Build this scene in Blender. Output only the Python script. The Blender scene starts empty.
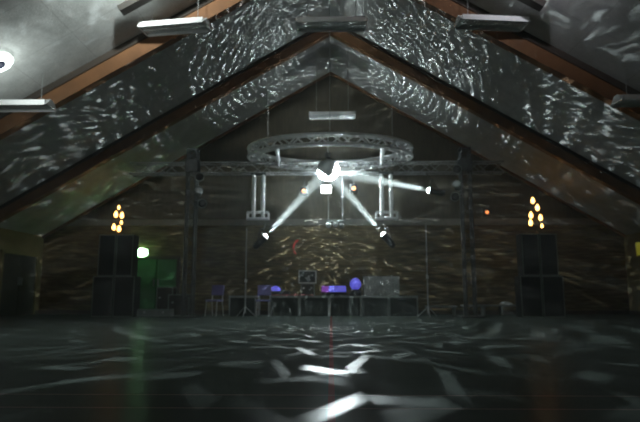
import bpy, bmesh, math, random
from mathutils import Vector, Matrix, Euler
random.seed(7)
S = bpy.context.scene
COL = S.collection
PI = math.pi

# ------------------------------------------------------------------ materials
def mat(name, color, rough=.6, metal=0., spec=.5, emit=None, estr=0.):
    m = bpy.data.materials.new(name); m.use_nodes = True
    b = m.node_tree.nodes['Principled BSDF']
    b.inputs['Base Color'].default_value = (*color, 1)
    b.inputs['Roughness'].default_value = rough
    b.inputs['Metallic'].default_value = metal
    b.inputs['Specular IOR Level'].default_value = spec
    if emit:
        b.inputs['Emission Color'].default_value = (*emit, 1)
        b.inputs['Emission Strength'].default_value = estr
    return m

class G:
    """tiny node-graph helper"""
    def __init__(s, tree): s.t = tree; s.n = tree.nodes; s.l = tree.links
    def node(s, typ, **kw):
        n = s.n.new(typ)
        for k, v in kw.items(): setattr(n, k, v)
        return n
    def put(s, sock, v):
        if isinstance(v, bpy.types.NodeSocket): s.l.new(v, sock)
        else: sock.default_value = v
    def m(s, op, a, b=0., c=None):
        n = s.node('ShaderNodeMath', operation=op)
        s.put(n.inputs[0], a); s.put(n.inputs[1], b)
        if c is not None: s.put(n.inputs[2], c)
        return n.outputs[0]
    def v(s, op, a, b=(0, 0, 0)):
        n = s.node('ShaderNodeVectorMath', operation=op)
        s.put(n.inputs[0], a); s.put(n.inputs[1], b)
        return n.outputs[0]
    def ramp(s, fac, stops):
        n = s.node('ShaderNodeValToRGB'); e = n.color_ramp.elements
        while len(e) < len(stops): e.new(.5)
        for i, (p, c) in enumerate(stops): e[i].position = p; e[i].color = (*c, 1)
        s.l.new(fac, n.inputs[0]); return n.outputs[0]
    def noise(s, vec, scale, detail=4., rough=.55):
        n = s.node('ShaderNodeTexNoise')
        n.inputs['Scale'].default_value = scale; n.inputs['Detail'].default_value = detail
        n.inputs['Roughness'].default_value = rough
        s.l.new(vec, n.inputs['Vector']); return n.outputs['Fac']
    def mapping(s, vec, scale=(1, 1, 1), rot=(0, 0, 0)):
        n = s.node('ShaderNodeMapping'); n.inputs['Scale'].default_value = scale; n.inputs['Rotation'].default_value = rot
        s.l.new(vec, n.inputs['Vector']); return n.outputs[0]
    def pos(s): return s.node('ShaderNodeNewGeometry').outputs['Position']
    def obj(s): return s.node('ShaderNodeTexCoord').outputs['Object']
    def mix(s, f, a, b):
        n = s.node('ShaderNodeMix', data_type='RGBA')
        s.put(n.inputs['Factor'], f); s.put(n.inputs['A'], a); s.put(n.inputs['B'], b)
        return n.outputs['Result']

def bsdf(m): return m.node_tree.nodes['Principled BSDF']

def noisy(name, c0, c1, scale, stretch=(1, 1, 1), rough=.7, metal=0., bump=0., spec=.4):
    m = mat(name, c0, rough, metal, spec); g = G(m.node_tree); b = bsdf(m)
    f = g.noise(g.mapping(g.obj(), stretch), scale)
    g.l.new(g.ramp(f, [(.3, c0), (.7, c1)]), b.inputs['Base Color'])
    if bump:
        n = g.node('ShaderNodeBump'); n.inputs['Strength'].default_value = bump; n.inputs['Distance'].default_value = .02
        g.l.new(f, n.inputs['Height']); g.l.new(n.outputs[0], b.inputs['Normal'])
    return m

def ceiling_mat():
    m = mat('ceiling boards', (.5, .5, .5), .9, 0, .1); g = G(m.node_tree); b = bsdf(m); p = g.pos()
    f1 = g.noise(p, 2.2, 6, .7); f2 = g.noise(p, 26, 3)
    c = g.ramp(g.m('ADD', g.m('MULTIPLY', f1, .7), g.m('MULTIPLY', f2, .3)), [(.3, (.36, .37, .36)), (.68, (.60, .61, .60))])
    s = g.node('ShaderNodeSeparateXYZ'); g.l.new(p, s.inputs[0])
    jy = g.m('LESS_THAN', g.m('ABSOLUTE', g.m('SUBTRACT', g.m('FRACT', g.m('MULTIPLY', s.outputs[1], .8)), .5)), .006)
    jx = g.m('LESS_THAN', g.m('ABSOLUTE', g.m('SUBTRACT', g.m('FRACT', g.m('MULTIPLY', s.outputs[0], .97)), .5)), .006)
    c = g.mix(g.m('MULTIPLY', g.m('MAXIMUM', jx, jy), .35), c, (.2, .2, .2, 1))
    g.l.new(c, b.inputs['Base Color'])
    n = g.node('ShaderNodeBump'); n.inputs['Strength'].default_value = .35; n.inputs['Distance'].default_value = .02
    g.l.new(f2, n.inputs['Height']); g.l.new(n.outputs[0], b.inputs['Normal'])
    return m

def floor_mat():
    m = mat('sports hall floor', (.1, .11, .1), .3, 0, .5); g = G(m.node_tree); b = bsdf(m); p = g.pos()
    f = g.noise(p, 1.5, 5); c = g.ramp(f, [(.3, (.050, .062, .055)), (.7, (.068, .081, .074))])
    s = g.node('ShaderNodeSeparateXYZ'); g.l.new(p, s.inputs[0])
    def band(sock, at, w): return g.m('LESS_THAN', g.m('ABSOLUTE', g.m('SUBTRACT', sock, at)), w)
    red = band(s.outputs[0], .0, .02)
    c = g.mix(g.m('MULTIPLY', red, .8), c, (.20, .03, .03, 1))
    pale = g.m('MAXIMUM', band(s.outputs[1], 3.52, .012), band(s.outputs[1], 3.12, .012))
    c = g.mix(g.m('MULTIPLY', pale, .5), c, (.30, .22, .20, 1))
    g.l.new(c, b.inputs['Base Color'])
    b.inputs['Roughness'].default_value = .9; b.inputs['Specular IOR Level'].default_value = 0
    gl = g.node('ShaderNodeBsdfGlossy'); gl.inputs['Color'].default_value = (1, 1, 1, 1); gl.inputs['Roughness'].default_value = .27
    mx = g.node('ShaderNodeMixShader'); mx.inputs[0].default_value = .05
    g.l.new(b.outputs[0], mx.inputs[1]); g.l.new(gl.outputs[0], mx.inputs[2]); g.l.new(mx.outputs[0], g.n['Material Output'].inputs['Surface'])
    return m

def backwall_mat():
    m = mat('back wall boards', (.2, .15, .08), .75, 0, .2); g = G(m.node_tree); b = bsdf(m); p = g.pos()
    grain = g.noise(g.mapping(p, (.7, 1, 7)), 3.2, 5, .6)
    low = g.ramp(grain, [(.36, (.06, .045, .022)), (.52, (.115, .088, .044)), (.68, (.22, .18, .10))])
    s = g.node('ShaderNodeSeparateXYZ'); g.l.new(p, s.inputs[0])
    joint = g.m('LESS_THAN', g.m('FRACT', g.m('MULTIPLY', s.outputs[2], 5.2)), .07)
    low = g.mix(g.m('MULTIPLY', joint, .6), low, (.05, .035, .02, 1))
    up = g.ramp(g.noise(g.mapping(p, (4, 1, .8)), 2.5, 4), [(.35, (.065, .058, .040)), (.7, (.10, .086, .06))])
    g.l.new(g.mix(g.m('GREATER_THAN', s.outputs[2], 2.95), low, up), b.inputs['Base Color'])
    return m

M = {}
M['ceiling'] = ceiling_mat(); M['floor'] = floor_mat(); M['backwall'] = backwall_mat()
M['sidewall'] = noisy('side wall paint', (.16, .13, .06), (.22, .18, .085), 2.0, rough=.8)
M['beam'] = noisy('glulam beam', (.13, .058, .022), (.185, .083, .032), 3.0, (1, 8, 1), .6, bump=.1)
M['darkwood'] = mat('dark wood and shade strip', (.035, .025, .018), .7)  # dark wood, also used for the shade strips along the beams
M['trim'] = noisy('pale ledge', (.15, .15, .13), (.22, .21, .18), 5)
M['door'] = noisy('dark door', (.03, .03, .025), (.05, .045, .035), 3)
M['greendoor'] = noisy('green door', (.03, .13, .045), (.045, .17, .06), 2)
M['alu'] = noisy('truss aluminium', (.72, .74, .75), (.88, .9, .9), 12, rough=.45, metal=.25)
M['darkalu'] = noisy('dark truss metal', (.05, .055, .055), (.09, .095, .095), 10, rough=.5, metal=.5)  # darker metal tone for towers, plates and clamps
M['white'] = noisy('white powder coat', (.72, .74, .74), (.85, .86, .86), 8, rough=.5)
M['silver'] = mat('silver', (.7, .72, .72), .35, .8)
M['black'] = noisy('black lacquer', (.012, .012, .012), (.022, .022, .022), 8, rough=.55)
M['blackmetal'] = mat('black metal', (.02, .02, .02), .45, .3)
M['grille'] = noisy('black grille', (.010, .010, .010), (.03, .03, .03), 120, rough=.6)
M['edge'] = mat('grey edge strip', (.20, .22, .21), .5, .3)
M['carpet'] = noisy('stage skirt cloth', (.012, .016, .013), (.026, .03, .026), 40, rough=.95)
M['deck'] = noisy('stage deck ply', (.10, .085, .05), (.15, .13, .08), 6, rough=.7)
M['cable'] = mat('black cable', (.015, .015, .015), .6)
M['steel'] = mat('galvanised steel', (.4, .42, .42), .4, .8)
M['diffuser'] = noisy('fluorescent louvre', (.85, .87, .87), (.92, .93, .93), 30, rough=.5)
M['bar'] = noisy('dark brown bar', (.022, .019, .016), (.035, .03, .026), 6)
M['mirror'] = mat('mirror facets', (.85, .9, .9), .42, .8)
M['lens'] = mat('lit pin spot lens', (.9, .9, .9), .3, emit=(.86, .97, 1), estr=14)
M['parlens'] = noisy('frosted par lens', (.75, .78, .78), (.9, .92, .92), 20, rough=.3)
M['flood'] = mat('lit flood glass', (.9, .9, .9), .3, emit=(.88, .98, 1), estr=9)
M['flame'] = mat('warm bulb', (.9, .6, .3), .3, emit=(1, .50, .14), estr=6.5)
M['orange'] = mat('orange indicator', (.8, .3, .1), .3, emit=(1, .32, .09), estr=1.6)
M['redtube'] = mat('red tube', (.5, .03, .03), .4, emit=(.9, .05, .06), estr=.09)
M['green'] = mat('green lamp', (.5, .9, .5), .3, emit=(.42, 1, .42), estr=16)
M['yellow'] = mat('yellow sign', (.8, .7, .1), .5, emit=(.8, .75, .05), estr=.10)
M['blue'] = mat('blue lamp', (.2, .2, .8), .3, emit=(.16, .15, .95), estr=.45)
M['violet'] = mat('violet lamp', (.5, .2, .8), .3, emit=(.42, .10, .75), estr=.26)
M['roundlamp'] = mat('lit round lamp glass', (.9, .9, .9), .4, emit=(.88, 1, .95), estr=2.5)
M['navy'] = mat('navy lamp core', (.008, .01, .03), .6)
M['bluecloth'] = noisy('blue chair fabric', (.16, .15, .34), (.22, .20, .42), 30, rough=.9)
M['redcable'] = mat('red cable', (.25, .05, .06), .6)
M['cloth'] = noisy('white cloth', (.5, .52, .5), (.62, .64, .62), 9, rough=.9)
M['boxbrown'] = noisy('dark case', (.03, .025, .02), (.05, .042, .035), 7, rough=.7)
M['bench'] = noisy('grey bench', (.14, .15, .145), (.2, .21, .2), 7, rough=.8)
M['foil'] = noisy('crinkled silver foil', (.34, .36, .36), (.62, .64, .63), 5, (1, 1, 1), .42, .45, bump=.6)

# ------------------------------------------------------------------ mesh helpers
def V(*a): return Vector(a)

class MB:
    def __init__(s): s.b = bmesh.new()
    def box(s, c, d, rot=(0, 0, 0), bevel=0.):
        t = bmesh.new(); bmesh.ops.create_cube(t, size=1)
        bmesh.ops.scale(t, vec=d, verts=t.verts)
        if bevel: bmesh.ops.bevel(t, geom=t.edges[:], offset=bevel, segments=2, affect='EDGES', profile=.6)
        bmesh.ops.transform(t, matrix=Matrix.Translation(c) @ Euler(rot).to_matrix().to_4x4(), verts=t.verts)
        return s._join(t)
    def _join(s, t):
        me = bpy.data.meshes.new('tmp'); t.to_mesh(me); t.free(); s.b.from_mesh(me); bpy.data.meshes.remove(me); return s
    def tube(s, a, b, r, r2=None, n=8, caps=True):
        a, b = Vector(a), Vector(b); d = b - a
        t = bmesh.new(); bmesh.ops.create_cone(t, cap_ends=caps, segments=n, radius1=r, radius2=r if r2 is None else r2, depth=d.length)
        q = V(0, 0, 1).rotation_difference(d.normalized()).to_matrix().to_4x4()
        bmesh.ops.transform(t, matrix=Matrix.Translation((a + b) / 2) @ q, verts=t.verts)
        return s._join(t)
    def path(s, pts, r, n=6, closed=False):
        pts = [Vector(p) for p in pts]; N = len(pts); rings = []
        for i, p in enumerate(pts):
            if closed: d = pts[(i + 1) % N] - pts[i - 1]
            else: d = pts[min(i + 1, N - 1)] - pts[max(i - 1, 0)]
            d.normalize(); u = d.cross(V(0, 0, 1))
            if u.length < 1e-4: u = V(1, 0, 0)
            u.normalize(); w = d.cross(u)
            rings.append([s.b.verts.new(p + r * (math.cos(2 * PI * k / n) * u + math.sin(2 * PI * k / n) * w)) for k in range(n)])
        for i in range(N if closed else N - 1):
            A, B = rings[i], rings[(i + 1) % N]
            for k in range(n): s.b.faces.new((A[k], A[(k + 1) % n], B[(k + 1) % n], B[k]))
        if not closed: s.b.faces.new(rings[0]); s.b.faces.new(rings[-1][::-1])
        return s
    def lathe(s, prof, c=(0, 0, 0), n=20, axis=(0, 0, 1)):
        q = V(0, 0, 1).rotation_difference(Vector(axis).normalized()).to_matrix(); c = Vector(c); rings = []
        for r, z in prof:
            if r < 1e-6: rings.append([s.b.verts.new(c + q @ V(0, 0, z))])
            else: rings.append([s.b.verts.new(c + q @ V(r * math.cos(2 * PI * k / n), r * math.sin(2 * PI * k / n), z)) for k in range(n)])
        for A, B in zip(rings, rings[1:]):
            for k in range(n):
                k2 = (k + 1) % n
                if len(A) == 1 and len(B) == 1: continue
                if len(A) == 1: s.b.faces.new((A[0], B[k2], B[k]))
                elif len(B) == 1: s.b.faces.new((A[k], A[k2], B[0]))
                else: s.b.faces.new((A[k], A[k2], B[k2], B[k]))
        return s
    def prism(s, poly, d0, d1, plane='xz'):
        def P(a, b, d): return (a, d, b) if plane == 'xz' else ((d, a, b) if plane == 'yz' else (a, b, d))
        A = [s.b.verts.new(P(a, b, d0)) for a, b in poly]; B = [s.b.verts.new(P(a, b, d1)) for a, b in poly]
        s.b.faces.new(A); s.b.faces.new(B[::-1])
        for i in range(len(A)):
            j = (i + 1) % len(A); s.b.faces.new((A[i], B[i], B[j], A[j]))
        return s
    def build(s, name, m, parent=None, smooth=False):
        bmesh.ops.recalc_face_normals(s.b, faces=s.b.faces)
        me = bpy.data.meshes.new(name); s.b.to_mesh(me); s.b.free()
        if smooth:
            for f in me.polygons: f.use_smooth = True
        me.materials.append(m)
        o = bpy.data.objects.new(name, me); COL.objects.link(o)
        if parent: o.parent = parent
        return o

def tag(o, label=None, cat=None, group=None, kind=None):
    if label: o['label'] = label
    if cat: o['category'] = cat
    if group: o['group'] = group
    if kind: o['kind'] = kind
    return o

def thing(name, label, cat, loc=(0, 0, 0), rot=(0, 0, 0), group=None):
    o = bpy.data.objects.new(name, None); o.empty_display_size = .1
    o.location = loc; o.rotation_euler = rot; COL.objects.link(o)
    return tag(o, label, cat, group)

def dup(root, loc, label, rot=None, group=None):
    def cp(o, par):
        c = o.copy(); COL.objects.link(c)
        if par: c.parent = par
        for ch in o.children: cp(ch, c)
        return c
    r = cp(root, None); r.location = loc
    if rot is not None: r.rotation_euler = rot
    r['label'] = label
    if group: r['group'] = group
    return r

def aim(d):  # rotation that sends local -Z onto d
    return V(0, 0, -1).rotation_difference(Vector(d).normalized()).to_euler()

def struct(name, mb, m): return tag(mb.build(name, m), kind='structure')

# ------------------------------------------------------------------ the hall
SL, APEX, WX, YB, YF = .59, 8.0, 9.35, 18.0, -6.0      # roof slope, ridge height, half width, back / front wall
EAVE = APEX - SL * WX
struct('floor', MB().box((0, (YB + YF) / 2, -.1), (2 * WX + .6, YB - YF + .6, .2)), M['floor'])
cb = MB()
for s in (-1, 1):
    cb.prism([(0, APEX), (s * (WX + .3), APEX - SL * (WX + .3)), (s * (WX + .3), APEX - SL * (WX + .3) + .25), (0, APEX + .25)], YF - .3, YB + .3)
struct('ceiling', cb, M['ceiling'])
gable = [(-WX - .2, 0), (WX + .2, 0), (WX + .2, EAVE - .12), (0, APEX), (-WX - .2, EAVE - .12)]
struct('wall_back', MB().prism(gable, YB, YB + .2), M['backwall'])
struct('wall_front', MB().prism(gable, YF - .2, YF), M['sidewall'])
for s, nm in ((-1, 'wall_left'), (1, 'wall_right')):
    struct(nm, MB().box((s * (WX + .1), (YB + YF) / 2, EAVE / 2), (.2, YB - YF, EAVE)), M['sidewall'])
struct('trim_1', MB().box((0, YB - .03, 2.93), (2 * WX - .02, .06, .20)), M['trim'])
struct('baseboard_back', MB().box((0, YB - .015, .06), (2 * WX - .02, .03, .12)), M['darkwood'])
for s, nm in ((-1, 'baseboard_left'), (1, 'baseboard_right')):
    struct(nm, MB().box((s * (WX - .015), (YB + YF) / 2, .06), (.03, YB - YF - .1, .12)), M['darkwood'])
# portal beams of glued timber, following both slopes
BD, BT = .47, .20
def slope_strip(mb, y0, y1, top, bot, x1=WX - .01):
    mb.prism([(0, APEX - top), (-x1, APEX - SL * x1 - top), (-x1, APEX - SL * x1 - bot), (0, APEX - bot),
              (x1, APEX - SL * x1 - bot), (x1, APEX - SL * x1 - top)], y0, y1)
for i, y in enumerate((10.6, 14.4, 17.9, 6.8, 3.0, -.8)):
    mb = MB(); w = BT if i != 2 else .1; bd = (BD, .37, .08)[i] if i < 3 else BD
    slope_strip(mb, y - w / 2, y + w / 2, 0, bd)
    o = struct('roof_beam' if i == 0 else 'roof_beam.%03d' % i, mb, M['beam'])
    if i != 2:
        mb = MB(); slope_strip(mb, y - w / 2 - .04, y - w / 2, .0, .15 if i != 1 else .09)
        o2 = mb.build('shade_strip', M['darkwood'], o)  # dark strip built in place of the beam's shadow on the ceiling

# side door in the left wall and the green-lit door in the back wall
def door(name, y0, y1, h, along, at, m, sgn):
    W = abs(y1 - y0); c = (y0 + y1) / 2
    fr = MB()
    def bx(mb, u, z, du, dz, dep, off):
        if along == 'y': mb.box((at + sgn * off, u, z), (dep, du, dz), bevel=.005)
        else: mb.box((u, at + sgn * off, z), (du, dep, dz), bevel=.005)
    bx(fr, c - W / 2 - .05, h / 2, .1, h, .08, .03); bx(fr, c + W / 2 + .05, h / 2, .1, h, .08, .03); bx(fr, c, h + .05, W + .2, .1, .08, .03)
    o = struct(name, fr, M['darkwood'] if along == 'x' else M['sidewall'])
    for q in (-1, 1):
        lf = MB(); bx(lf, c + q * W / 4, h / 2 + .01, W / 2 - .015, h - .02, .05, .02); l = lf.build('door_leaf', m, o)
        hd = MB(); bx(hd, c + q * .07, 1.0, .03, .22, .06, .07); hd.build('handle', M['steel'], l)
    return o
door('door_1', 15.75, 17.55, 1.78, 'y', -WX, M['door'], 1)
door('door_2', -6.25, -4.95, 1.74, 'x', YB, M['greendoor'], -1)

# ------------------------------------------------------------------ fluorescent fittings
def fluorescent(label, loc, rz, group, L=1.28):
    t = thing('fluorescent_light', label, 'light', loc, (0, 0, rz), group)
    MB().prism([(-.06, .09), (.06, .09), (.21, .0), (-.21, .0)], -L / 2, L / 2, 'yz').build('housing', M['white'], t)
    lv = MB()
    n = 20
    for k in range(n): lv.box((-L / 2 + (k + .5) * L / n, 0, -.010), (.014, .39, .020))
    lv.box((0, .204, -.01), (L, .012, .10)); lv.box((0, -.204, -.01), (L, .012, .10))
    lv.box((0, 0, -.03), (L, .03, .012)).build('louvre', M['diffuser'], t)
    for s in (-1, 1):
        MB().prism([(-.06, .095), (.06, .095), (.215, -.042), (-.215, -.042)], s * L / 2, s * (L / 2 + .03), 'yz').build('end_cap', M['white'], t)
    zt = APEX - loc[2]
    for s in (-1, 1):
        x = s * L * .36; xw = loc[0] + x * math.cos(rz)
        MB().tube((x, 0, .09), (x, 0, APEX - SL * abs(xw) - loc[2]), .006, n=5).build('suspension_wire', M['steel'], t)
    return t
FG = 'fluorescent fittings hung across the hall'
fluorescent('white louvred strip light hung level under the ridge, at the top centre of the picture', (.02, 10.05, 5.72), 0, FG)
fluorescent('white ribbed strip light hung slightly askew across the nearest left beam', (-2.98, 10.02, 5.68), -.14, FG)
fluorescent('white strip light hung slightly askew across the nearest right beam', (3.06, 10.02, 5.70), .10, FG)
fluorescent('strip light with a bright end cap hung low near the left picture edge', (-5.93, 10.05, 4.14), 0, FG)
fluorescent('strip light hung low and cut by the right picture edge', (5.95, 10.05, 4.16), 0, FG)
fluorescent('small far strip light hanging level above the ring truss', (.05, 15.6, 5.74), 0, FG)

# dark bars along the near ceiling slopes
for s, lb in ((-1, 'dark brown bar fixed down the near left ceiling slope, above the ribbed strip light'),
              (1, 'dark brown bar fixed down the near right ceiling slope, above the right strip light')):
    a = math.atan(SL)
    t = thing('heater_bar', lb, 'bar', (s * 2.85, 9.3, APEX - SL * 2.85 - .16), (0, s * a, 0), 'dark bars on the ceiling slopes')
    MB().box((0, 0, 0), (2.1, .2, .12), bevel=.01).build('casing', M['bar'], t)
    for q in (-.8, .8): MB().box((q, 0, .1), (.05, .06, .10)).build('bracket', M['steel'], t)

# round ceiling lamps of the near bay (only the left one is in the picture)
def round_lamp(label, x, y):
    a = math.atan(SL) * (1 if x > 0 else -1)
    t = thing('ceiling_lamp', label, 'lamp', (x, y, APEX - SL * abs(x) - .005), (0, a, 0), 'round ceiling lamps')
    MB().lathe([(0, 0), (.20, 0), (.20, -.05), (0, -.05)]).build('base', M['white'], t)
    MB().lathe([(.12, -.05), (.25, -.052), (.26, -.09), (.22, -.13), (.115, -.14), (.115, -.06)], n=28).build('glass_ring', M['roundlamp'], t, True)
    MB().lathe([(0, -.175), (.06, -.172), (.10, -.15), (.114, -.08), (0, -.06)]).build('overexposed_core', M['navy'], t, True)  # dark disc stands in for the overexposed core of the lamp
    return t
LX, LY = -5.74, 9.0
round_lamp('round white glowing ceiling lamp with dark centre at the left picture edge', LX, LY)
ld = bpy.data.lights.new('ceiling_lamp_light', 'POINT'); ld.energy = 26; ld.color = (.90, 1, .96); ld.shadow_soft_size = .15
lo = bpy.data.objects.new('ceiling_lamp_light', ld); lo.location = V(LX, LY, APEX - SL * abs(LX)) - V(-SL, 0, 1).normalized() * .62; COL.objects.link(lo)
# added lamps on the beam behind, unseen, put in to brighten the near ceiling bay
for s, pw, c, lb in ((-1, 1900, (.90, 1, .96), 'added white lamp fixed under the left half of the roof beam above the picture'),
                     (1, 330, (.92, .92, 1), 'added white lamp fixed under the right half of the roof beam above the picture')):
    p = V(s * 2.7, 6.98, APEX - SL * 2.7 - BD - .10); d = V(s * .42, .50, .76)
    t = thing('added_uplighter', lb, 'lamp', p, aim(d), 'added lamps on the roof beam')
    MB().lathe([(0, .16), (.07, .15), (.11, .02), (.12, -.02), (.10, -.02), (.095, .02), (0, .05)], n=18).build('housing', M['white'], t, True)
    MB().lathe([(0, 0), (.09, .01), (0, .03)], n=16).build('lens', M['parlens'], t)
    ld = bpy.data.lights.new('added_uplighter_light', 'SPOT'); ld.energy = pw; ld.color = c; ld.spot_size = math.radians(150); ld.spot_blend = .7; ld.shadow_soft_size = .09
    lo = bpy.data.objects.new('added_uplighter_light', ld); lo.location = p + d * .08; lo.rotation_euler = aim(d); COL.objects.link(lo)

# ------------------------------------------------------------------ truss work
def lattice(mb, a, b, w, h, step, r, up=V(0, 0, 1)):
    """zigzag bracing on the four faces of a box truss from a to b"""
    a, b = Vector(a), Vector(b); d = (b - a); L = d.length; d.normalize(); side = d.cross(up).normalized(); u = side.cross(d)
    c = [(side * (sx * w / 2) + u * (sz * h / 2)) for sx, sz in ((-1, -1), (1, -1), (1, 1), (-1, 1))]
    n = max(2, round(L / step))
    for k in range(4):
        p, q = c[k], c[(k + 1) % 4]
        for i in range(n):
            A, B = (p, q) if (i + k) % 2 == 0 else (q, p)
            mb.tube(a + d * (L * i / n) + A, a + d * (L * (i + 1) / n) + B, r, n=5, caps=False)
    return c
def box_truss(t, a, b, w, h, step, rc, rl, m):
    mb = MB(); c = lattice(mb, a, b, w, h, step, rl); 
    for o in c: MB().tube(Vector(a) + o, Vector(b) + o, rc, n=8).build('chord', m, t)
    mb.build('lattice', m, t)
TY, TZ = 15.7, 4.19
M['dullalu'] = noisy('dull truss aluminium', (.22, .23, .23), (.32, .33, .33), 12, rough=.5, metal=.4)
t = thing('lighting_truss', 'long straight aluminium box truss spanning between the two dark towers', 'truss', (0, TY, TZ))
box_truss(t, (-5.75, 0, 0), (4.9, 0, 0), .30, .30, .34, .024, .012, M['dullalu'])
for s, x0, lb in ((-1, -3.90, 'dark vertical truss tower left of the stage'), (1, 3.76, 'dark vertical truss tower right of the stage')):
    t = thing('truss_tower', lb, 'truss tower', (x0, TY - .30, 0), (0, 0, 0), 'truss towers')
    mb = MB(); c = lattice(mb, (0, 0, .04), (0, 0, 4.62), .25, .25, .33, .011, V(0, 1, 0))
    for o in c: MB().tube(V(0, 0, .04) + o, V(0, 0, 4.62) + o, .028).build('chord', M['darkalu'], t)
    mb.build('lattice', M['darkalu'], t)
    MB().box((0, 0, .02), (.62, .62, .04), bevel=.008).build('base_plate', M['darkalu'], t)
    MB().box((0, 0, 4.65), (.30, .30, .06), bevel=.008).build('head_plate', M['darkalu'], t)
    sl = MB()
    for q in (-1, 1): sl.box((0, q * .15, 4.19), (.36, .02, .36))
    for q in (-1, 1): sl.box((q * .17, 0, 4.19), (.02, .32, .36))
    sl.build('sleeve_block', M['darkalu'], t)
# ring truss over the stage
RC = V(-.02, 15.6, 4.58); RR = 2.2
t = thing('ring_truss', 'bright round ring truss hanging above the mirror ball', 'truss', RC, (math.radians(4.6), 0, 0))
N = 64
def ringpt(r, z, k, n=N): return V(r * math.cos(2 * PI * k / n), r * math.sin(2 * PI * k / n), z)
corners = [(RR - .12, -.12), (RR + .12, -.12), (RR + .12, .12), (RR - .12, .12)]
for r, z in corners: MB().path([ringpt(r, z, k) for k in range(N)], .036, 8, True).build('chord', M['alu'], t, True)
mb = MB()
for q in range(4):
    A, B = corners[q], corners[(q + 1) % 4]
    for k in range(44):
        P, Q = (A, B) if (k + q) % 2 else (B, A)
        mb.tube(ringpt(*P, k, 44), ringpt(*Q, k + 1, 44), .022, n=6, caps=False)
mb.build('lattice', M['alu'], t)
for x in (-1.36, 1.36):
    for yy in (-1, 1):
        y1 = math.sqrt(RR ** 2 - x * x) * yy
        MB().tube((x, y1, -.10 if yy < 0 else -.12), (x * 1.06, yy * .10 + .1, -.30), .07, .03).build('leg', M['alu'], t)
for k in range(3):
    p = ringpt(RR, .16, k + .25, 3); xw = RC.x + p.x
    MB().tube(p, (p.x, p.y, APEX - SL * abs(xw) - RC.z), .008, n=5).build('suspension_cable', M['steel'], t)
# drop trusses: white pole pairs with a foot plate
for x0, lb in ((-2.03, 'pair of bright white poles hanging from the truss left of the mirror ball'),
               (1.55, 'pair of bright white poles hanging from the truss right of the mirror ball')):
    t = thing('drop_frame', lb, 'drop frame', (x0, 15.45, 2.66), (0, 0, 0), 'drop frames below the truss')
    for q in (-.13, .13):
        MB().lathe([(0, .07), (.05, .07), (.055, .2), (.062, .55), (.055, .9), (.06, 1.24), (.03, 1.30), (0, 1.30)], (q, 0, 0), 12).build('pole', M['white'], t, True)
    mb = MB().box((0, 0, .04), (.62, .30, .05), bevel=.01)
    mb.build('foot_plate', M['alu'], t)
    fr = MB()
    for q in (-.29, .29): fr.tube((q, -.13, .06), (q, -.13, .22), .018); fr.tube((q, .13, .06), (q, .13, .22), .018)
    fr.tube((-.29, -.13, .22), (.29, -.13, .22), .016); fr.tube((-.29, .13, .22), (.29, .13, .22), .016)
    fr.build('guard_rail', M['alu'], t)
    MB().box((0, .02, 1.33), (.42, .18, .06), bevel=.01).build('top_clamp', M['darkalu'], t)

# ------------------------------------------------------------------ mirror ball and its pin spots
BALL = V(-.08, 15.2, 4.03); BR = .30
t = thing('mirror_ball', 'shining mirror ball hanging in front of the truss at the centre', 'mirror ball', BALL)
mb = MB(); rows = 26
vs = []
prof = [(BR * math.sin(PI * k / rows), BR * math.cos(PI * k / rows)) for k in range(rows + 1)]
prof[0] = (0, BR); prof[-1] = (0, -BR)
mb.lathe(prof, n=44).build('ball', M['mirror'], t)
MB().lathe([(0, .30), (.05, .30), (.05, .36), (.085, .37), (.085, .48), (0, .48)]).build('motor', M['blackmetal'], t)
MB().tube((0, 0, .47), (0, 0, 1.02), .012).build('hanging_rod', M['steel'], t)
MB().tube((0, 0, 1.0), (0, .50, 1.0), .02).build('outrigger_arm', M['steel'], t)
MB().tube((0, .50, 1.02), (0, .50, .30), .02).build('arm_post', M['steel'], t)

t = thing('flood_lamp', 'square white glowing lamp hanging just below the mirror ball', 'lamp', (-.13, 15.46, 3.53))
MB().box((0, .06, 0), (.29, .16, .24), bevel=.02).build('housing', M['blackmetal'], t)
MB().box((0, -.03, 0), (.27, .03, .22), bevel=.01).build('glass', M['flood'], t)
yk = MB()
for q in (-1, 1): yk.box((q * .165, .06, .18), (.02, .05, .40))
yk.box((0, .06, .37), (.35, .05, .02)).tube((0, .06, .37), (0, .24, .52), .015).build('yoke', M['blackmetal'], t)

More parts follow.
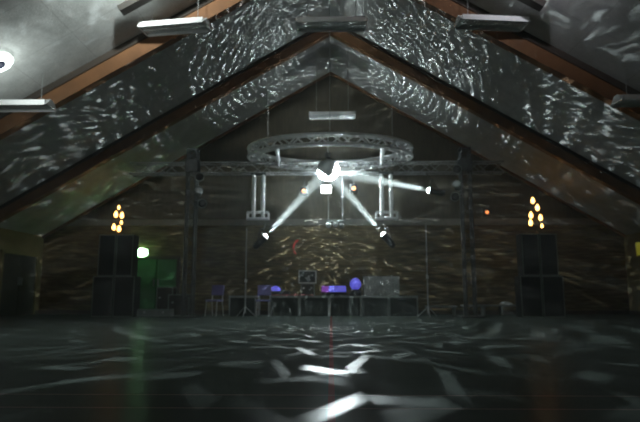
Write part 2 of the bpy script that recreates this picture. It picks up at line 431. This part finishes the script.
spots = [(V(-1.78, 14.95, 2.14), 'left pin spot under the left white poles, beaming up to the mirror ball', V(0, .42, .50)),
         (V(1.42, 14.95, 2.18), 'pin spot under the right white poles, beaming up to the mirror ball', V(0, .42, .45)),
         (V(2.70, 15.1, 3.42), 'pin spot hung from the truss on the right, beaming almost level at the mirror ball', V(0, .46, .60))]
for i, (p, lb, up) in enumerate(spots):
    d = (BALL - p).normalized(); back = p - d * .26
    t = thing('pin_spot', lb, 'spotlight', p, aim(d), 'lit pin spots around the mirror ball')
    MB().lathe([(.0, .42), (.055, .41), (.085, .33), (.085, .10), (.10, .02), (.10, -.015), (.088, -.015), (.088, .02), (0, .03)], n=18).build('housing', M['blackmetal'], t, True)
    MB().lathe([(0, -.085), (.04, -.075), (.07, -.045), (.085, 0), (.085, .015), (0, .02)], n=18).build('lens', M['lens'], t, True)
    bk = MB(); inv = t.rotation_euler.to_matrix().inverted()
    top = inv @ up; side = V(0, 0, 1).cross(top).normalized()
    mid = V(0, 0, .2)
    for q in (-1, 1): bk.tube(mid + side * (q * .1), top * .55 + mid * .5 + side * (q * .1), .012, n=6)
    bk.tube(top * .55 + mid * .5 - side * .1, top * .55 + mid * .5 + side * .1, .012, n=6)
    bk.tube(top * .55 + mid * .5, top, .014, n=6).build('yoke', M['blackmetal'], t)
    ld = bpy.data.lights.new('pin_spot_light', 'SPOT'); ld.energy = 320000; ld.color = (.86, .97, 1); ld.spot_size = math.radians(9.5); ld.spot_blend = .4; ld.shadow_soft_size = .06
    lo = bpy.data.objects.new('pin_spot_light', ld); lo.location = p + d * .12; lo.rotation_euler = aim(d); COL.objects.link(lo)

# the light the ball throws: each pin spot is mirrored by every facet, rows by columns
def ball_light(p, K, KL, seed, power, base):
    s = (p - BALL).normalized()
    ld = bpy.data.lights.new('mirror_ball_light', 'POINT'); ld.energy = power; ld.color = (.84, .98, 1); ld.shadow_soft_size = .012
    lo = bpy.data.objects.new('mirror_ball_light', ld); lo.location = BALL + s * (BR + .11); COL.objects.link(lo)
    ld.use_nodes = True; g = G(ld.node_tree); em = g.n['Emission']
    d = g.node('ShaderNodeNewGeometry').outputs['Incoming']
    n = g.v('NORMALIZE', g.v('ADD', d, tuple(s)))
    r = g.node('ShaderNodeVectorRotate', rotation_type='EULER_XYZ')
    r.inputs['Rotation'].default_value = (.10, -.06, .37 * seed); g.l.new(n, r.inputs['Vector'])
    q = g.node('ShaderNodeSeparateXYZ'); g.l.new(r.outputs[0], q.inputs[0]); x, y, z = q.outputs
    lat = g.m('MULTIPLY', g.m('ARCSINE', z), K); row = g.m('FLOOR', lat)
    cosl = g.m('COSINE', g.m('DIVIDE', g.m('ADD', row, .5), K))
    per = g.m('FLOOR', g.m('MULTIPLY', cosl, KL * 2 * PI))
    lon = g.m('MULTIPLY', g.m('ADD', g.m('DIVIDE', g.m('ARCTAN2', y, x), 2 * PI), .5), per); colm = g.m('FLOOR', lon)
    cv = g.node('ShaderNodeCombineXYZ'); g.l.new(row, cv.inputs[0]); g.l.new(colm, cv.inputs[1]); cv.inputs[2].default_value = seed
    wn = g.node('ShaderNodeTexWhiteNoise', noise_dimensions='3D'); g.l.new(cv.outputs[0], wn.inputs['Vector'])
    rs = g.node('ShaderNodeSeparateColor'); g.l.new(wn.outputs['Color'], rs.inputs[0])
    def off(f, c, rnd): return g.m('SUBTRACT', g.m('SUBTRACT', f, c), g.m('ADD', .5, g.m('MULTIPLY', g.m('SUBTRACT', rnd, .5), .3)))
    u, w_ = off(lon, colm, rs.outputs[1]), off(lat, row, rs.outputs[0])
    ang = g.m('ADD', 0., g.m('MULTIPLY', g.m('SUBTRACT', wn.outputs['Value'], .5), 1.3)); ca, sa = g.m('COSINE', ang), g.m('SINE', ang)
    u2 = g.m('ADD', g.m('MULTIPLY', u, ca), g.m('MULTIPLY', w_, sa)); w2 = g.m('SUBTRACT', g.m('MULTIPLY', w_, ca), g.m('MULTIPLY', u, sa))
    e = g.m('MAXIMUM', g.m('ABSOLUTE', u2), g.m('MULTIPLY', g.m('ABSOLUTE', w2), 4.4))
    mr = g.node('ShaderNodeMapRange', interpolation_type='SMOOTHSTEP'); g.l.new(e, mr.inputs['Value'])
    mr.inputs['From Min'].default_value = .54; mr.inputs['From Max'].default_value = .22
    pw = g.m('POWER', rs.outputs[2], 2.4)
    dd = g.node('ShaderNodeSeparateXYZ'); g.l.new(d, dd.inputs[0])
    def sm(v, lo_, hi_):
        q_ = g.node('ShaderNodeMapRange', interpolation_type='SMOOTHSTEP'); g.l.new(v, q_.inputs['Value'])
        q_.inputs['From Min'].default_value = lo_; q_.inputs['From Max'].default_value = hi_; return q_.outputs[0]
    gain = g.m('ADD', 1., g.m('MULTIPLY', g.m('MULTIPLY', sm(dd.outputs[2], -.08, -.32), sm(dd.outputs[1], -.35, -.85)), 3.0))
    st = g.m('ADD', g.m('MULTIPLY', g.m('MULTIPLY', mr.outputs[0], pw), gain), base)
    g.l.new(st, em.inputs['Strength'])
for i, (p, lb, up) in enumerate(spots):
    ball_light(p, (34, 31, 37)[i], (48, 45, 52)[i], i + 1, (1750, 1750, 1750)[i], .004)

# ------------------------------------------------------------------ other lamps on the rig
def par_can(label, loc, d, group, lens=None, r=.12):
    loc = (loc[0] + (.07 if loc[0] < 0 else -.07), 14.94, loc[2])
    t = thing('par_can', label, 'spotlight', loc, aim(d), group)
    MB().lathe([(0, .34), (.05, .33), (r * .8, .22), (r, .04), (r * 1.08, .03), (r * 1.08, -.01), (r * .92, -.01), (r * .92, .03), (0, .04)], n=18).build('housing', M['edge'], t, True)
    MB().lathe([(0, -.005), (r * .6, .0), (r * .9, .015), (0, .03)], n=18).build('lens', lens or M['grille'], t, True)
    inv = t.rotation_euler.to_matrix().inverted(); tx = -3.775 if loc[0] < 0 else 3.635
    MB().box((0, 0, .15), (2.3 * r, .03, .03)).tube((0, 0, .15), inv @ (V(tx, 15.25, loc[2] + .1) - Vector(loc)), .014, n=6).build('bracket', M['blackmetal'], t)
PG = 'par cans on the truss towers'
par_can('upper par can on the left truss tower, its lens dark', (-3.66, 15.2, 3.80), (.25, -1, -.1), PG)
par_can('pale-lensed par can in the middle of the left truss tower', (-3.66, 15.2, 3.43), (.35, -1, .45), PG, M['parlens'], .11)
par_can('lowest par can on the left truss tower, its lens dark', (-3.56, 15.2, 3.06), (.25, -1, -.1), PG)
par_can('upper par can on the right truss tower, its lens dark', (3.5, 15.2, 3.98), (-.25, -1, -.1), PG)
par_can('pale-lensed par can in the middle of the right truss tower', (3.47, 15.2, 3.58), (-.4, -1, .35), PG, M['parlens'], .11)
par_can('lowest par can on the right truss tower, its lens dark', (3.42, 15.2, 3.22), (-.25, -1, -.1), PG)
def effect(label, loc, up, lensm, group=None):
    t = thing('effect_light', label, 'effect light', loc, (0, 0, 0), group)
    MB().box((0, .14, .02), (.22, .26, .24), bevel=.02).build('housing', M['blackmetal'], t)
    MB().lathe([(0, -.03), (.04, -.022), (.055, 0), (0, .01)], (0, .01, 0), 14, (0, 1, 0)).build('lens', lensm, t, True)
    MB().tube((0, .14, .13), (0, .14, up), .012, n=6).build('hanging_rod', M['blackmetal'], t)
EG = 'small dark effect lights with orange glow'
effect('dark effect light with an orange glow hung left of the mirror ball', (-.76, 15.5, 3.50), .55, M['orange'], EG)
effect('dark effect light with an orange glow hung right of the mirror ball', (.65, 15.5, 3.57), .48, M['orange'], EG)
t = thing('wall_lamp', 'small orange-glowing lamp on the back wall right of the right tower', 'lamp', (5.02, YB - .12, 3.23))
MB().box((0, .07, 0), (.16, .09, .26), bevel=.015).build('housing', M['blackmetal'], t)
MB().lathe([(0, -.03), (.045, -.02), (.06, .02), (0, .02)], (0, .02, 0), 14, (0, 1, 0)).build('lens', M['orange'], t, True)
t = thing('hanging_fixture', 'small pale light fixture hanging low behind the beams, centre of the back wall', 'light fixture', (.13, 15.75, 2.60))
MB().box((0, 0, .06), (.50, .16, .07), bevel=.015).build('bracket', M['edge'], t)
for q, z in ((-.19, -.02), (0, .0), (.18, -.03)):
    MB().lathe([(0, -.10), (.06, -.08), (.08, 0), (.05, .04), (0, .05)], (q, -.02, z), 12, (0, .5, 1)).build('lamp_head', M['parlens'] if q < .1 else M['edge'], t, True)
for q in (-.2, .2): MB().tube((q, 0, .09), (q, 0, 1.46), .007, n=5).build('suspension_wire', M['steel'], t)
rt = MB().path([(-1.05, YB - .03, 2.36), (-1.17, YB - .03, 2.24), (-1.21, YB - .03, 2.10), (-1.18, YB - .03, 1.98), (-1.13, YB - .03, 1.90)], .028, 8).build('red_light_tube', M['redtube'])
tag(rt, 'short curved red tube glowing dimly on the back wall above the stage', 'light tube')

# exit lamp over the green door
t = thing('exit_lamp', 'bright green glowing exit lamp above the green door', 'exit sign', (-6.10, YB - .02, 1.95))
MB().box((0, 0, 0), (.42, .04, .26), bevel=.01).build('back_box', M['white'], t)
MB().lathe([(0, -.13), (.07, -.125), (.12, -.09), (.145, -.03), (.14, 0), (0, 0)], (0, -.01, 0), 24, (0, 1, 0)).build('lamp_glass', M['green'], t, True).scale = (1.3, 1, 1)
ld = bpy.data.lights.new('exit_lamp_light', 'POINT'); ld.energy = .9; ld.color = (.30, 1, .35); ld.shadow_soft_size = .08
lo = bpy.data.objects.new('exit_lamp_light', ld); lo.location = (-5.9, YB - .5, 1.85); COL.objects.link(lo)
t = thing('wall_sign', 'yellow-green sign at the right picture edge on the right wall', 'sign', (WX - .03, 17.05, 1.98))
MB().box((.005, 0, 0), (.04, .42, .46), bevel=.01).build('frame', M['darkwood'], t)
MB().box((-.02, 0, 0), (.012, .36, .40)).build('sign_face', M['yellow'], t)

# ------------------------------------------------------------------ loudspeakers with flame lamps on top
def speaker_proto(name, label, w, d, h, horns, loc, group):
    t = thing(name, label, 'loudspeaker', loc, (0, 0, 0), group)
    MB().box((0, 0, h / 2), (w, d, h), bevel=.012).build('cabinet', M['black'], t)
    MB().box((0, -d / 2 - .008, h / 2), (w - .06, .016, h - .06), bevel=.005).build('grille', M['grille'], t)
    ed = MB()
    for q in (-1, 1): ed.box((q * (w / 2 - .012), -d / 2 - .006, h / 2), (.022, .014, h - .01))
    for z in (.014, h - .014): ed.box((0, -d / 2 - .006, z), (w - .01, .014, .024))
    ed.build('edge_strip', M['edge'], t)
    for q in (-1, 1):
        MB().box((q * (w / 2 + .004), 0, h * .62), (.012, .2, .09), bevel=.004).build('handle', M['blackmetal'], t)
    return t
def stack(side, cx, y):
    sd = 'left' if side < 0 else 'right'; G1 = 'bass cabinets of the speaker stacks'; G2 = 'top cabinets of the speaker stacks'
    a = speaker_proto('bass_speaker', 'large black bass cabinet, outer one on the floor in the %s speaker stack' % sd, .575, .50, 1.12, 0, (cx + side * .30, y, 0), G1)
    dup(a, (cx - side * .30, y, 0), 'large black bass cabinet, inner one on the floor in the %s speaker stack' % sd)
    b = speaker_proto('loudspeaker', 'tall black loudspeaker, outer one on top of the %s speaker stack' % sd, .475, .45, 1.17, 1, (cx + side * .25, y, 1.123), G2)
    dup(b, (cx - side * .25, y, 1.123), 'tall black loudspeaker, inner one on top of the %s speaker stack' % sd)
stack(-1, -6.07, 15.9); stack(1, 5.80, 15.9)
def flame_lamp(label, loc, tips):
    t = thing('flame_lamp', label, 'lamp', loc, (0, 0, 0), 'flame lamps on the speaker stacks')
    MB().lathe([(0, 0), (.12, 0), (.12, .02), (.03, .05), (.02, .1), (0, .1)], n=16).build('foot', M['blackmetal'], t, True)
    zmax = max(p[2] for p in tips) - .06
    MB().path([(0, 0, .06), (0, 0, .3), (tips[0][0], 0, zmax - .06)], .010, 6).build('stem', M['blackmetal'], t)
    for k, (x, z, zz, s) in enumerate([(p[0], p[1], p[2] - .06, p[3]) for p in tips]):
        if k: MB().path([(0, 0, max(.07, zz - .28)), (x * .6, z * .6, zz - .16), (x, z, zz - .07)], .007, 6).build('branch', M['blackmetal'], t)
        MB().lathe([(0, -.085), (.03, -.075), (.052, -.035), (.055, .0), (.04, .05), (.016, .095), (0, .11)] if s == 1 else
                   [(0, -.06), (.022, -.05), (.036, -.02), (.034, .02), (.015, .06), (0, .07)], (x, z, zz), 12).build('bulb', M['flame'], t, True)
flame_lamp('cluster of six warm flame-shaped bulbs on a branching stem, on the left speaker stack', (-6.08, 15.9, 2.295),
           [(-.06, 0, .87, 2), (-.12, -.03, .66, 1), (.06, -.04, .63, 1), (.02, .04, .44, 2), (-.15, -.05, .29, 1), (.0, -.05, .24, 1)])
flame_lamp('cluster of six warm flame-shaped bulbs on a branching stem, on the right speaker stack', (5.83, 15.9, 2.295),
           [(-.06, 0, 1.03, 1), (.05, -.03, .82, 1), (-.15, -.04, .60, 1), (.11, -.05, .53, 1), (-.14, .05, .40, 1), (.15, -.02, .30, 2)])

# ------------------------------------------------------------------ stage
for k in ('flame', 'orange', 'redtube', 'yellow', 'blue', 'violet', 'green', 'roundlamp'): M[k].cycles.emission_sampling = 'NONE'
SY0, SY1, SH = 16.3, 17.35, .58
def platform(label, x0, x1, grp):
    w = x1 - x0; t = thing('stage_platform', label, 'stage platform', ((x0 + x1) / 2, (SY0 + SY1) / 2, 0), (0, 0, 0), grp); d = SY1 - SY0
    MB().box((0, 0, SH - .03), (w, d, .06), bevel=.006).build('deck', M['deck'], t)
    MB().box((0, -d / 2 + .02, SH - .03), (w, .046, .062)).build('front_rail', M['edge'], t)
    MB().box((0, -d / 2 + .03, (SH - .06) / 2), (w - .07, .02, SH - .065)).build('front_panel', M['carpet'], t)
    for sx in (-1, 1):
        for sy in (-1, 1):
            MB().box((sx * (w / 2 - .018), sy * (d / 2 - .03), (SH - .06) / 2), (.034, .05, SH - .06)).build('leg', M['edge'] if sy < 0 else M['steel'], t)
SG = 'stage platforms in a row'
nm = ['stage platform standing apart at the left end, before the gap with the blue chair', 'stage platform directly right of the gap with the blue chair, under the dome lamp',
      'stage platform under the stacked dark cases', 'stage platform in the middle under the blue-lit control desk',
      'stage platform under the left part of the silver booth', 'stage platform at the right end of the row']
for (x0, x1), lb in zip([(-2.95, -2.17), (-1.76, -.92), (-.915, -.06), (-.055, .86), (.865, 1.66), (1.665, 2.49)], nm): platform(lb, x0, x1, SG)

def case(label, loc, w, d, h, m=None, group=None, open_front=False):
    t = thing('equipment_case', label, 'case', loc, (0, 0, 0), group)
    MB().box((0, 0, h / 2), (w - .02, d - .02, h - .02)).build('body', m or M['boxbrown'], t)
    e = MB(); a = .028
    for sx in (-1, 1):
        for sy in (-1, 1): e.box((sx * (w - a) / 2, sy * (d - a) / 2, h / 2), (a, a, h))
        for z in (a / 2, h - a / 2): e.box((sx * (w - a) / 2, 0, z), (a, d, a))
    for sy in (-1, 1):
        for z in (a / 2, h - a / 2): e.box((0, sy * (d - a) / 2, z), (w, a, a))
    e.build('edge_frame', M['silver'] if open_front else M['edge'], t)
    for q in (-1, 1): MB().box((q * w * .28, -d / 2 - .006, h * .62), (.05, .02, .05)).build('latch', M['steel'], t)
    return t
CG = 'dark equipment cases'
case('lower dark equipment case on the stage, under the silver-edged one', (-.69, 16.85, SH), .40, .40, .36, None, CG)
case('dark equipment case with bright silver edges, on top of another on stage', (-.70, 16.85, SH + .362), .52, .40, .38, M['black'], CG, True)
case('dark case standing on the floor by the left tower', (-4.42, 16.6, 0), .62, .5, .62, None, CG)
case('tall dark case on the floor between the green door and the left tower', (-5.02, 17.2, 0), .5, .45, .84, None, CG)
lb = 'dark case lying flat on the floor just right of the left speaker stack'
case(lb, (-4.98, 16.05, 0), .95, .35, .20, M['bench'], CG)

# blue lamp domes and control desk
t = thing('dome_lamp', 'small blue-glowing dome lamp on a dark base, left part of the stage', 'lamp', (-1.64, 16.85, SH))
MB().box((.16, 0, .07), (.50, .3, .14), bevel=.02).build('base', M['black'], t)
MB().lathe([(.15, 0), (.15, .03), (.12, .1), (.06, .14), (0, .15)], (-.02, 0, .14), 18).build('dome', M['blue'], t, True)
t = thing('control_desk', 'low lighting desk with blue and violet lit panel on the stage', 'control desk', (.08, 16.8, SH))
MB().prism([(-.2, 0), (.2, 0), (.2, .26), (-.2, .10)], -.38, .38, 'yz').build('body', M['black'], t)
MB().prism([(-.19, .112), (.17, .262), (.17, .29), (-.19, .14)], -.14, .36, 'yz').build('blue_panel', M['blue'], t)['label'] = 'blue lit panel'
MB().prism([(-.19, .112), (.17, .262), (.17, .28), (-.19, .13)], -.36, -.15, 'yz').build('violet_panel', M['violet'], t)['label'] = 'violet lit panel'
kn = MB()
for k in range(8): kn.lathe([(.015, 0), (.012, .03), (0, .03)], (-.09 + k * .058, -.04, .20), 8)
kn.build('fader', M['silver'], t)
t = thing('globe_lamp', 'round blue-glowing lamp on a dark stand beside the silver booth', 'lamp', (.72, 16.7, SH))
MB().lathe([(0, 0), (.17, 0), (.17, .05), (.13, .14), (.07, .2), (0, .2)], n=18).build('stand', M['black'], t, True)
MB().lathe([(0, 0), (.10, .03), (.16, .12), (.165, .2), (.12, .3), (.05, .35), (0, .36)], (0, 0, .16), 20).build('globe', M['blue'], t, True)

# silver booth
t = thing('booth', 'silver crinkled front of the booth standing on the right of the stage', 'booth', (1.48, 16.62, SH))
bm = bmesh.new(); nx, nz, W, H = 44, 26, 1.04, .56
gv = [[bm.verts.new((-W / 2 + W * i / nx, -.02 + random.uniform(-.022, .022), H * j / nz)) for j in range(nz + 1)] for i in range(nx + 1)]
for i in range(nx):
    for j in range(nz): bm.faces.new((gv[i][j], gv[i + 1][j], gv[i + 1][j + 1], gv[i][j + 1]))
bk = [[bm.verts.new((-W / 2 + W * i / nx, .03, H * j / nz)) for j in (0, nz)] for i in (0, nx)]
mbb = MB(); mbb.b.free(); mbb.b = bm; mbb.build('front_cover', M['foil'], t)
MB().box((0, .05, H / 2), (W, .03, H - .01)).build('front_board', M['boxbrown'], t)
for q in (-1, 1): MB().box((q * (W / 2 - .015), .30, H / 2), (.03, .46, H - .01)).build('side_panel', M['boxbrown'], t)
MB().box((0, .28, H + .012), (W + .03, .56, .025), bevel=.005).build('top', M['boxbrown'], t)
# cable along the stage
rc = MB().path([(-2.10 + .12 * k, 16.62 + .05 * math.sin(k * 1.7), SH + .018 + (.10 if 0 < k < 3 else 0) * 0) for k in range(2)] , .018, 6)
rc.b.free(); rc.b = bmesh.new()
rc.path([(-1.72 + .1 * k, 16.48 + .05 * math.sin(k * 1.3), SH + .017) for k in range(13)], .016, 6)
tag(rc.build('stage_cable', M['redcable']), 'red cable lying along the front of the stage deck', 'cable')

# thin stands
def stand(label, loc, h, joint):
    t = thing('pole_stand', label, 'stand', loc, (0, 0, 0), 'thin pole stands')
    MB().tube((0, 0, .1), (0, 0, joint), .020).build('lower_pole', M['steel'], t)
    MB().tube((0, 0, joint), (0, 0, h), .013).build('upper_pole', M['steel'], t)
    MB().lathe([(.018, 0), (.036, .01), (.036, .09), (.018, .1)], (0, 0, joint - .05), 12).build('collar', M['silver'], t)
    for k in range(3):
        a = 2 * PI * k / 3 + .5
        MB().tube((0, 0, .28), (.30 * math.cos(a), .30 * math.sin(a), .012), .012, n=6).build('leg', M['steel'], t)
stand('thin steel pole stand rising left of the gap in the stage', (-2.42, 15.95, 0), 2.5, 1.0)
stand('thin steel pole stand just right of the stage end', (2.72, 16.0, 0), 2.6, 1.1)

# chairs
def chair(label, loc, rz):
    t = thing('stacking_chair', label, 'chair', loc, (0, 0, rz), 'blue chairs beside the stage')
    MB().box((0, 0, .44), (.40, .40, .05), bevel=.02).build('seat', M['bluecloth'], t)
    MB().box((0, .20, .74), (.40, .05, .30), (-.12, 0, 0), bevel=.02).build('backrest', M['bluecloth'], t)
    for sx in (-1, 1):
        MB().path([(sx * .18, -.20, .0), (sx * .17, -.15, .42)], .014).build('leg', M['silver'], t)
        MB().path([(sx * .18, .24, .0), (sx * .17, .16, .42), (sx * .17, .24, .86)], .014).build('leg', M['silver'], t)
chair('blue fabric chair with pale legs, right of the left truss tower', (-3.42, 16.55, 0), -.3)
chair('blue fabric chair with pale legs standing in the gap of the stage', (-1.965, 16.44, 0), .0)

# low bench on the right with cloth
t = thing('bench', 'long low grey bench on the floor right of the right tower', 'bench', (4.75, 16.9, 0))
MB().box((0, 0, .29), (1.75, .34, .05), bevel=.01).build('seat', M['bench'], t)
for x in (-.78, -.26, .26, .78): MB().box((x, 0, .135), (.05, .30, .265), bevel=.006).build('leg', M['bench'], t)
cb = MB(); bm = cb.b
rg = []
for i in range(10):
    a = 2 * PI * i / 10; rg.append([bm.verts.new((5.15 + r * math.cos(a) * (1 + .2 * math.sin(3 * a + r * 9)), 16.9 + .55 * r * math.sin(a), .316 + z + random.uniform(0, .02))) for r, z in ((.20, 0), (.15, .05), (.08, .08))])
for i in range(10):
    j = (i + 1) % 10
    for k in range(2): bm.faces.new((rg[i][k], rg[j][k], rg[j][k + 1], rg[i][k + 1]))
bm.faces.new([rg[i][2] for i in range(10)]); bm.faces.new([rg[i][0] for i in range(10)][::-1])
tag(cb.build('cloth', M['cloth']), 'crumpled white cloth lying on the low bench', 'cloth')
t = thing('bench', 'short low grey bench on the floor right of the stage, before the right tower', 'bench', (3.25, 16.9, 0))
MB().box((0, 0, .26), (.9, .32, .05), bevel=.01).build('seat', M['bench'], t)
for x in (-.38, .38): MB().box((x, 0, .12), (.05, .28, .235), bevel=.006).build('leg', M['bench'], t)

# ------------------------------------------------------------------ haze in the air, world, camera
w = bpy.data.worlds.new('hall air'); S.world = w; w.use_nodes = True
g = G(w.node_tree); out = g.n['World Output']; bg = g.n['Background']
bg.inputs[0].default_value = (0, 0, 0, 1)
vs = g.node('ShaderNodeVolumeScatter'); vs.inputs['Density'].default_value = .004; vs.inputs['Anisotropy'].default_value = .25; vs.inputs['Color'].default_value = (.9, 1, .97, 1)
g.l.new(vs.outputs[0], out.inputs['Volume'])

cam = bpy.data.cameras.new('camera'); co = bpy.data.objects.new('camera', cam); COL.objects.link(co); S.camera = co
co.location = (0, 0, .6); co.rotation_euler = (PI / 2 + math.radians(8.53), 0, math.radians(1.125))
cam.sensor_width = 36; cam.lens = 36 * 560 / 640; cam.clip_end = 100
cam.dof.use_dof = True; cam.dof.focus_distance = 4.2; cam.dof.aperture_fstop = 1.7
S.view_settings.view_transform = 'Standard'; S.view_settings.look = 'None'; S.view_settings.exposure = 0; S.view_settings.gamma = 1
S.view_settings.use_curve_mapping = False
S.cycles.use_denoising = True; S.cycles.use_adaptive_sampling = False
S.cycles.caustics_reflective = False; S.cycles.caustics_refractive = False
S.cycles.max_bounces = 6; S.cycles.volume_bounces = 0
S.cycles.sample_clamp_indirect = 4
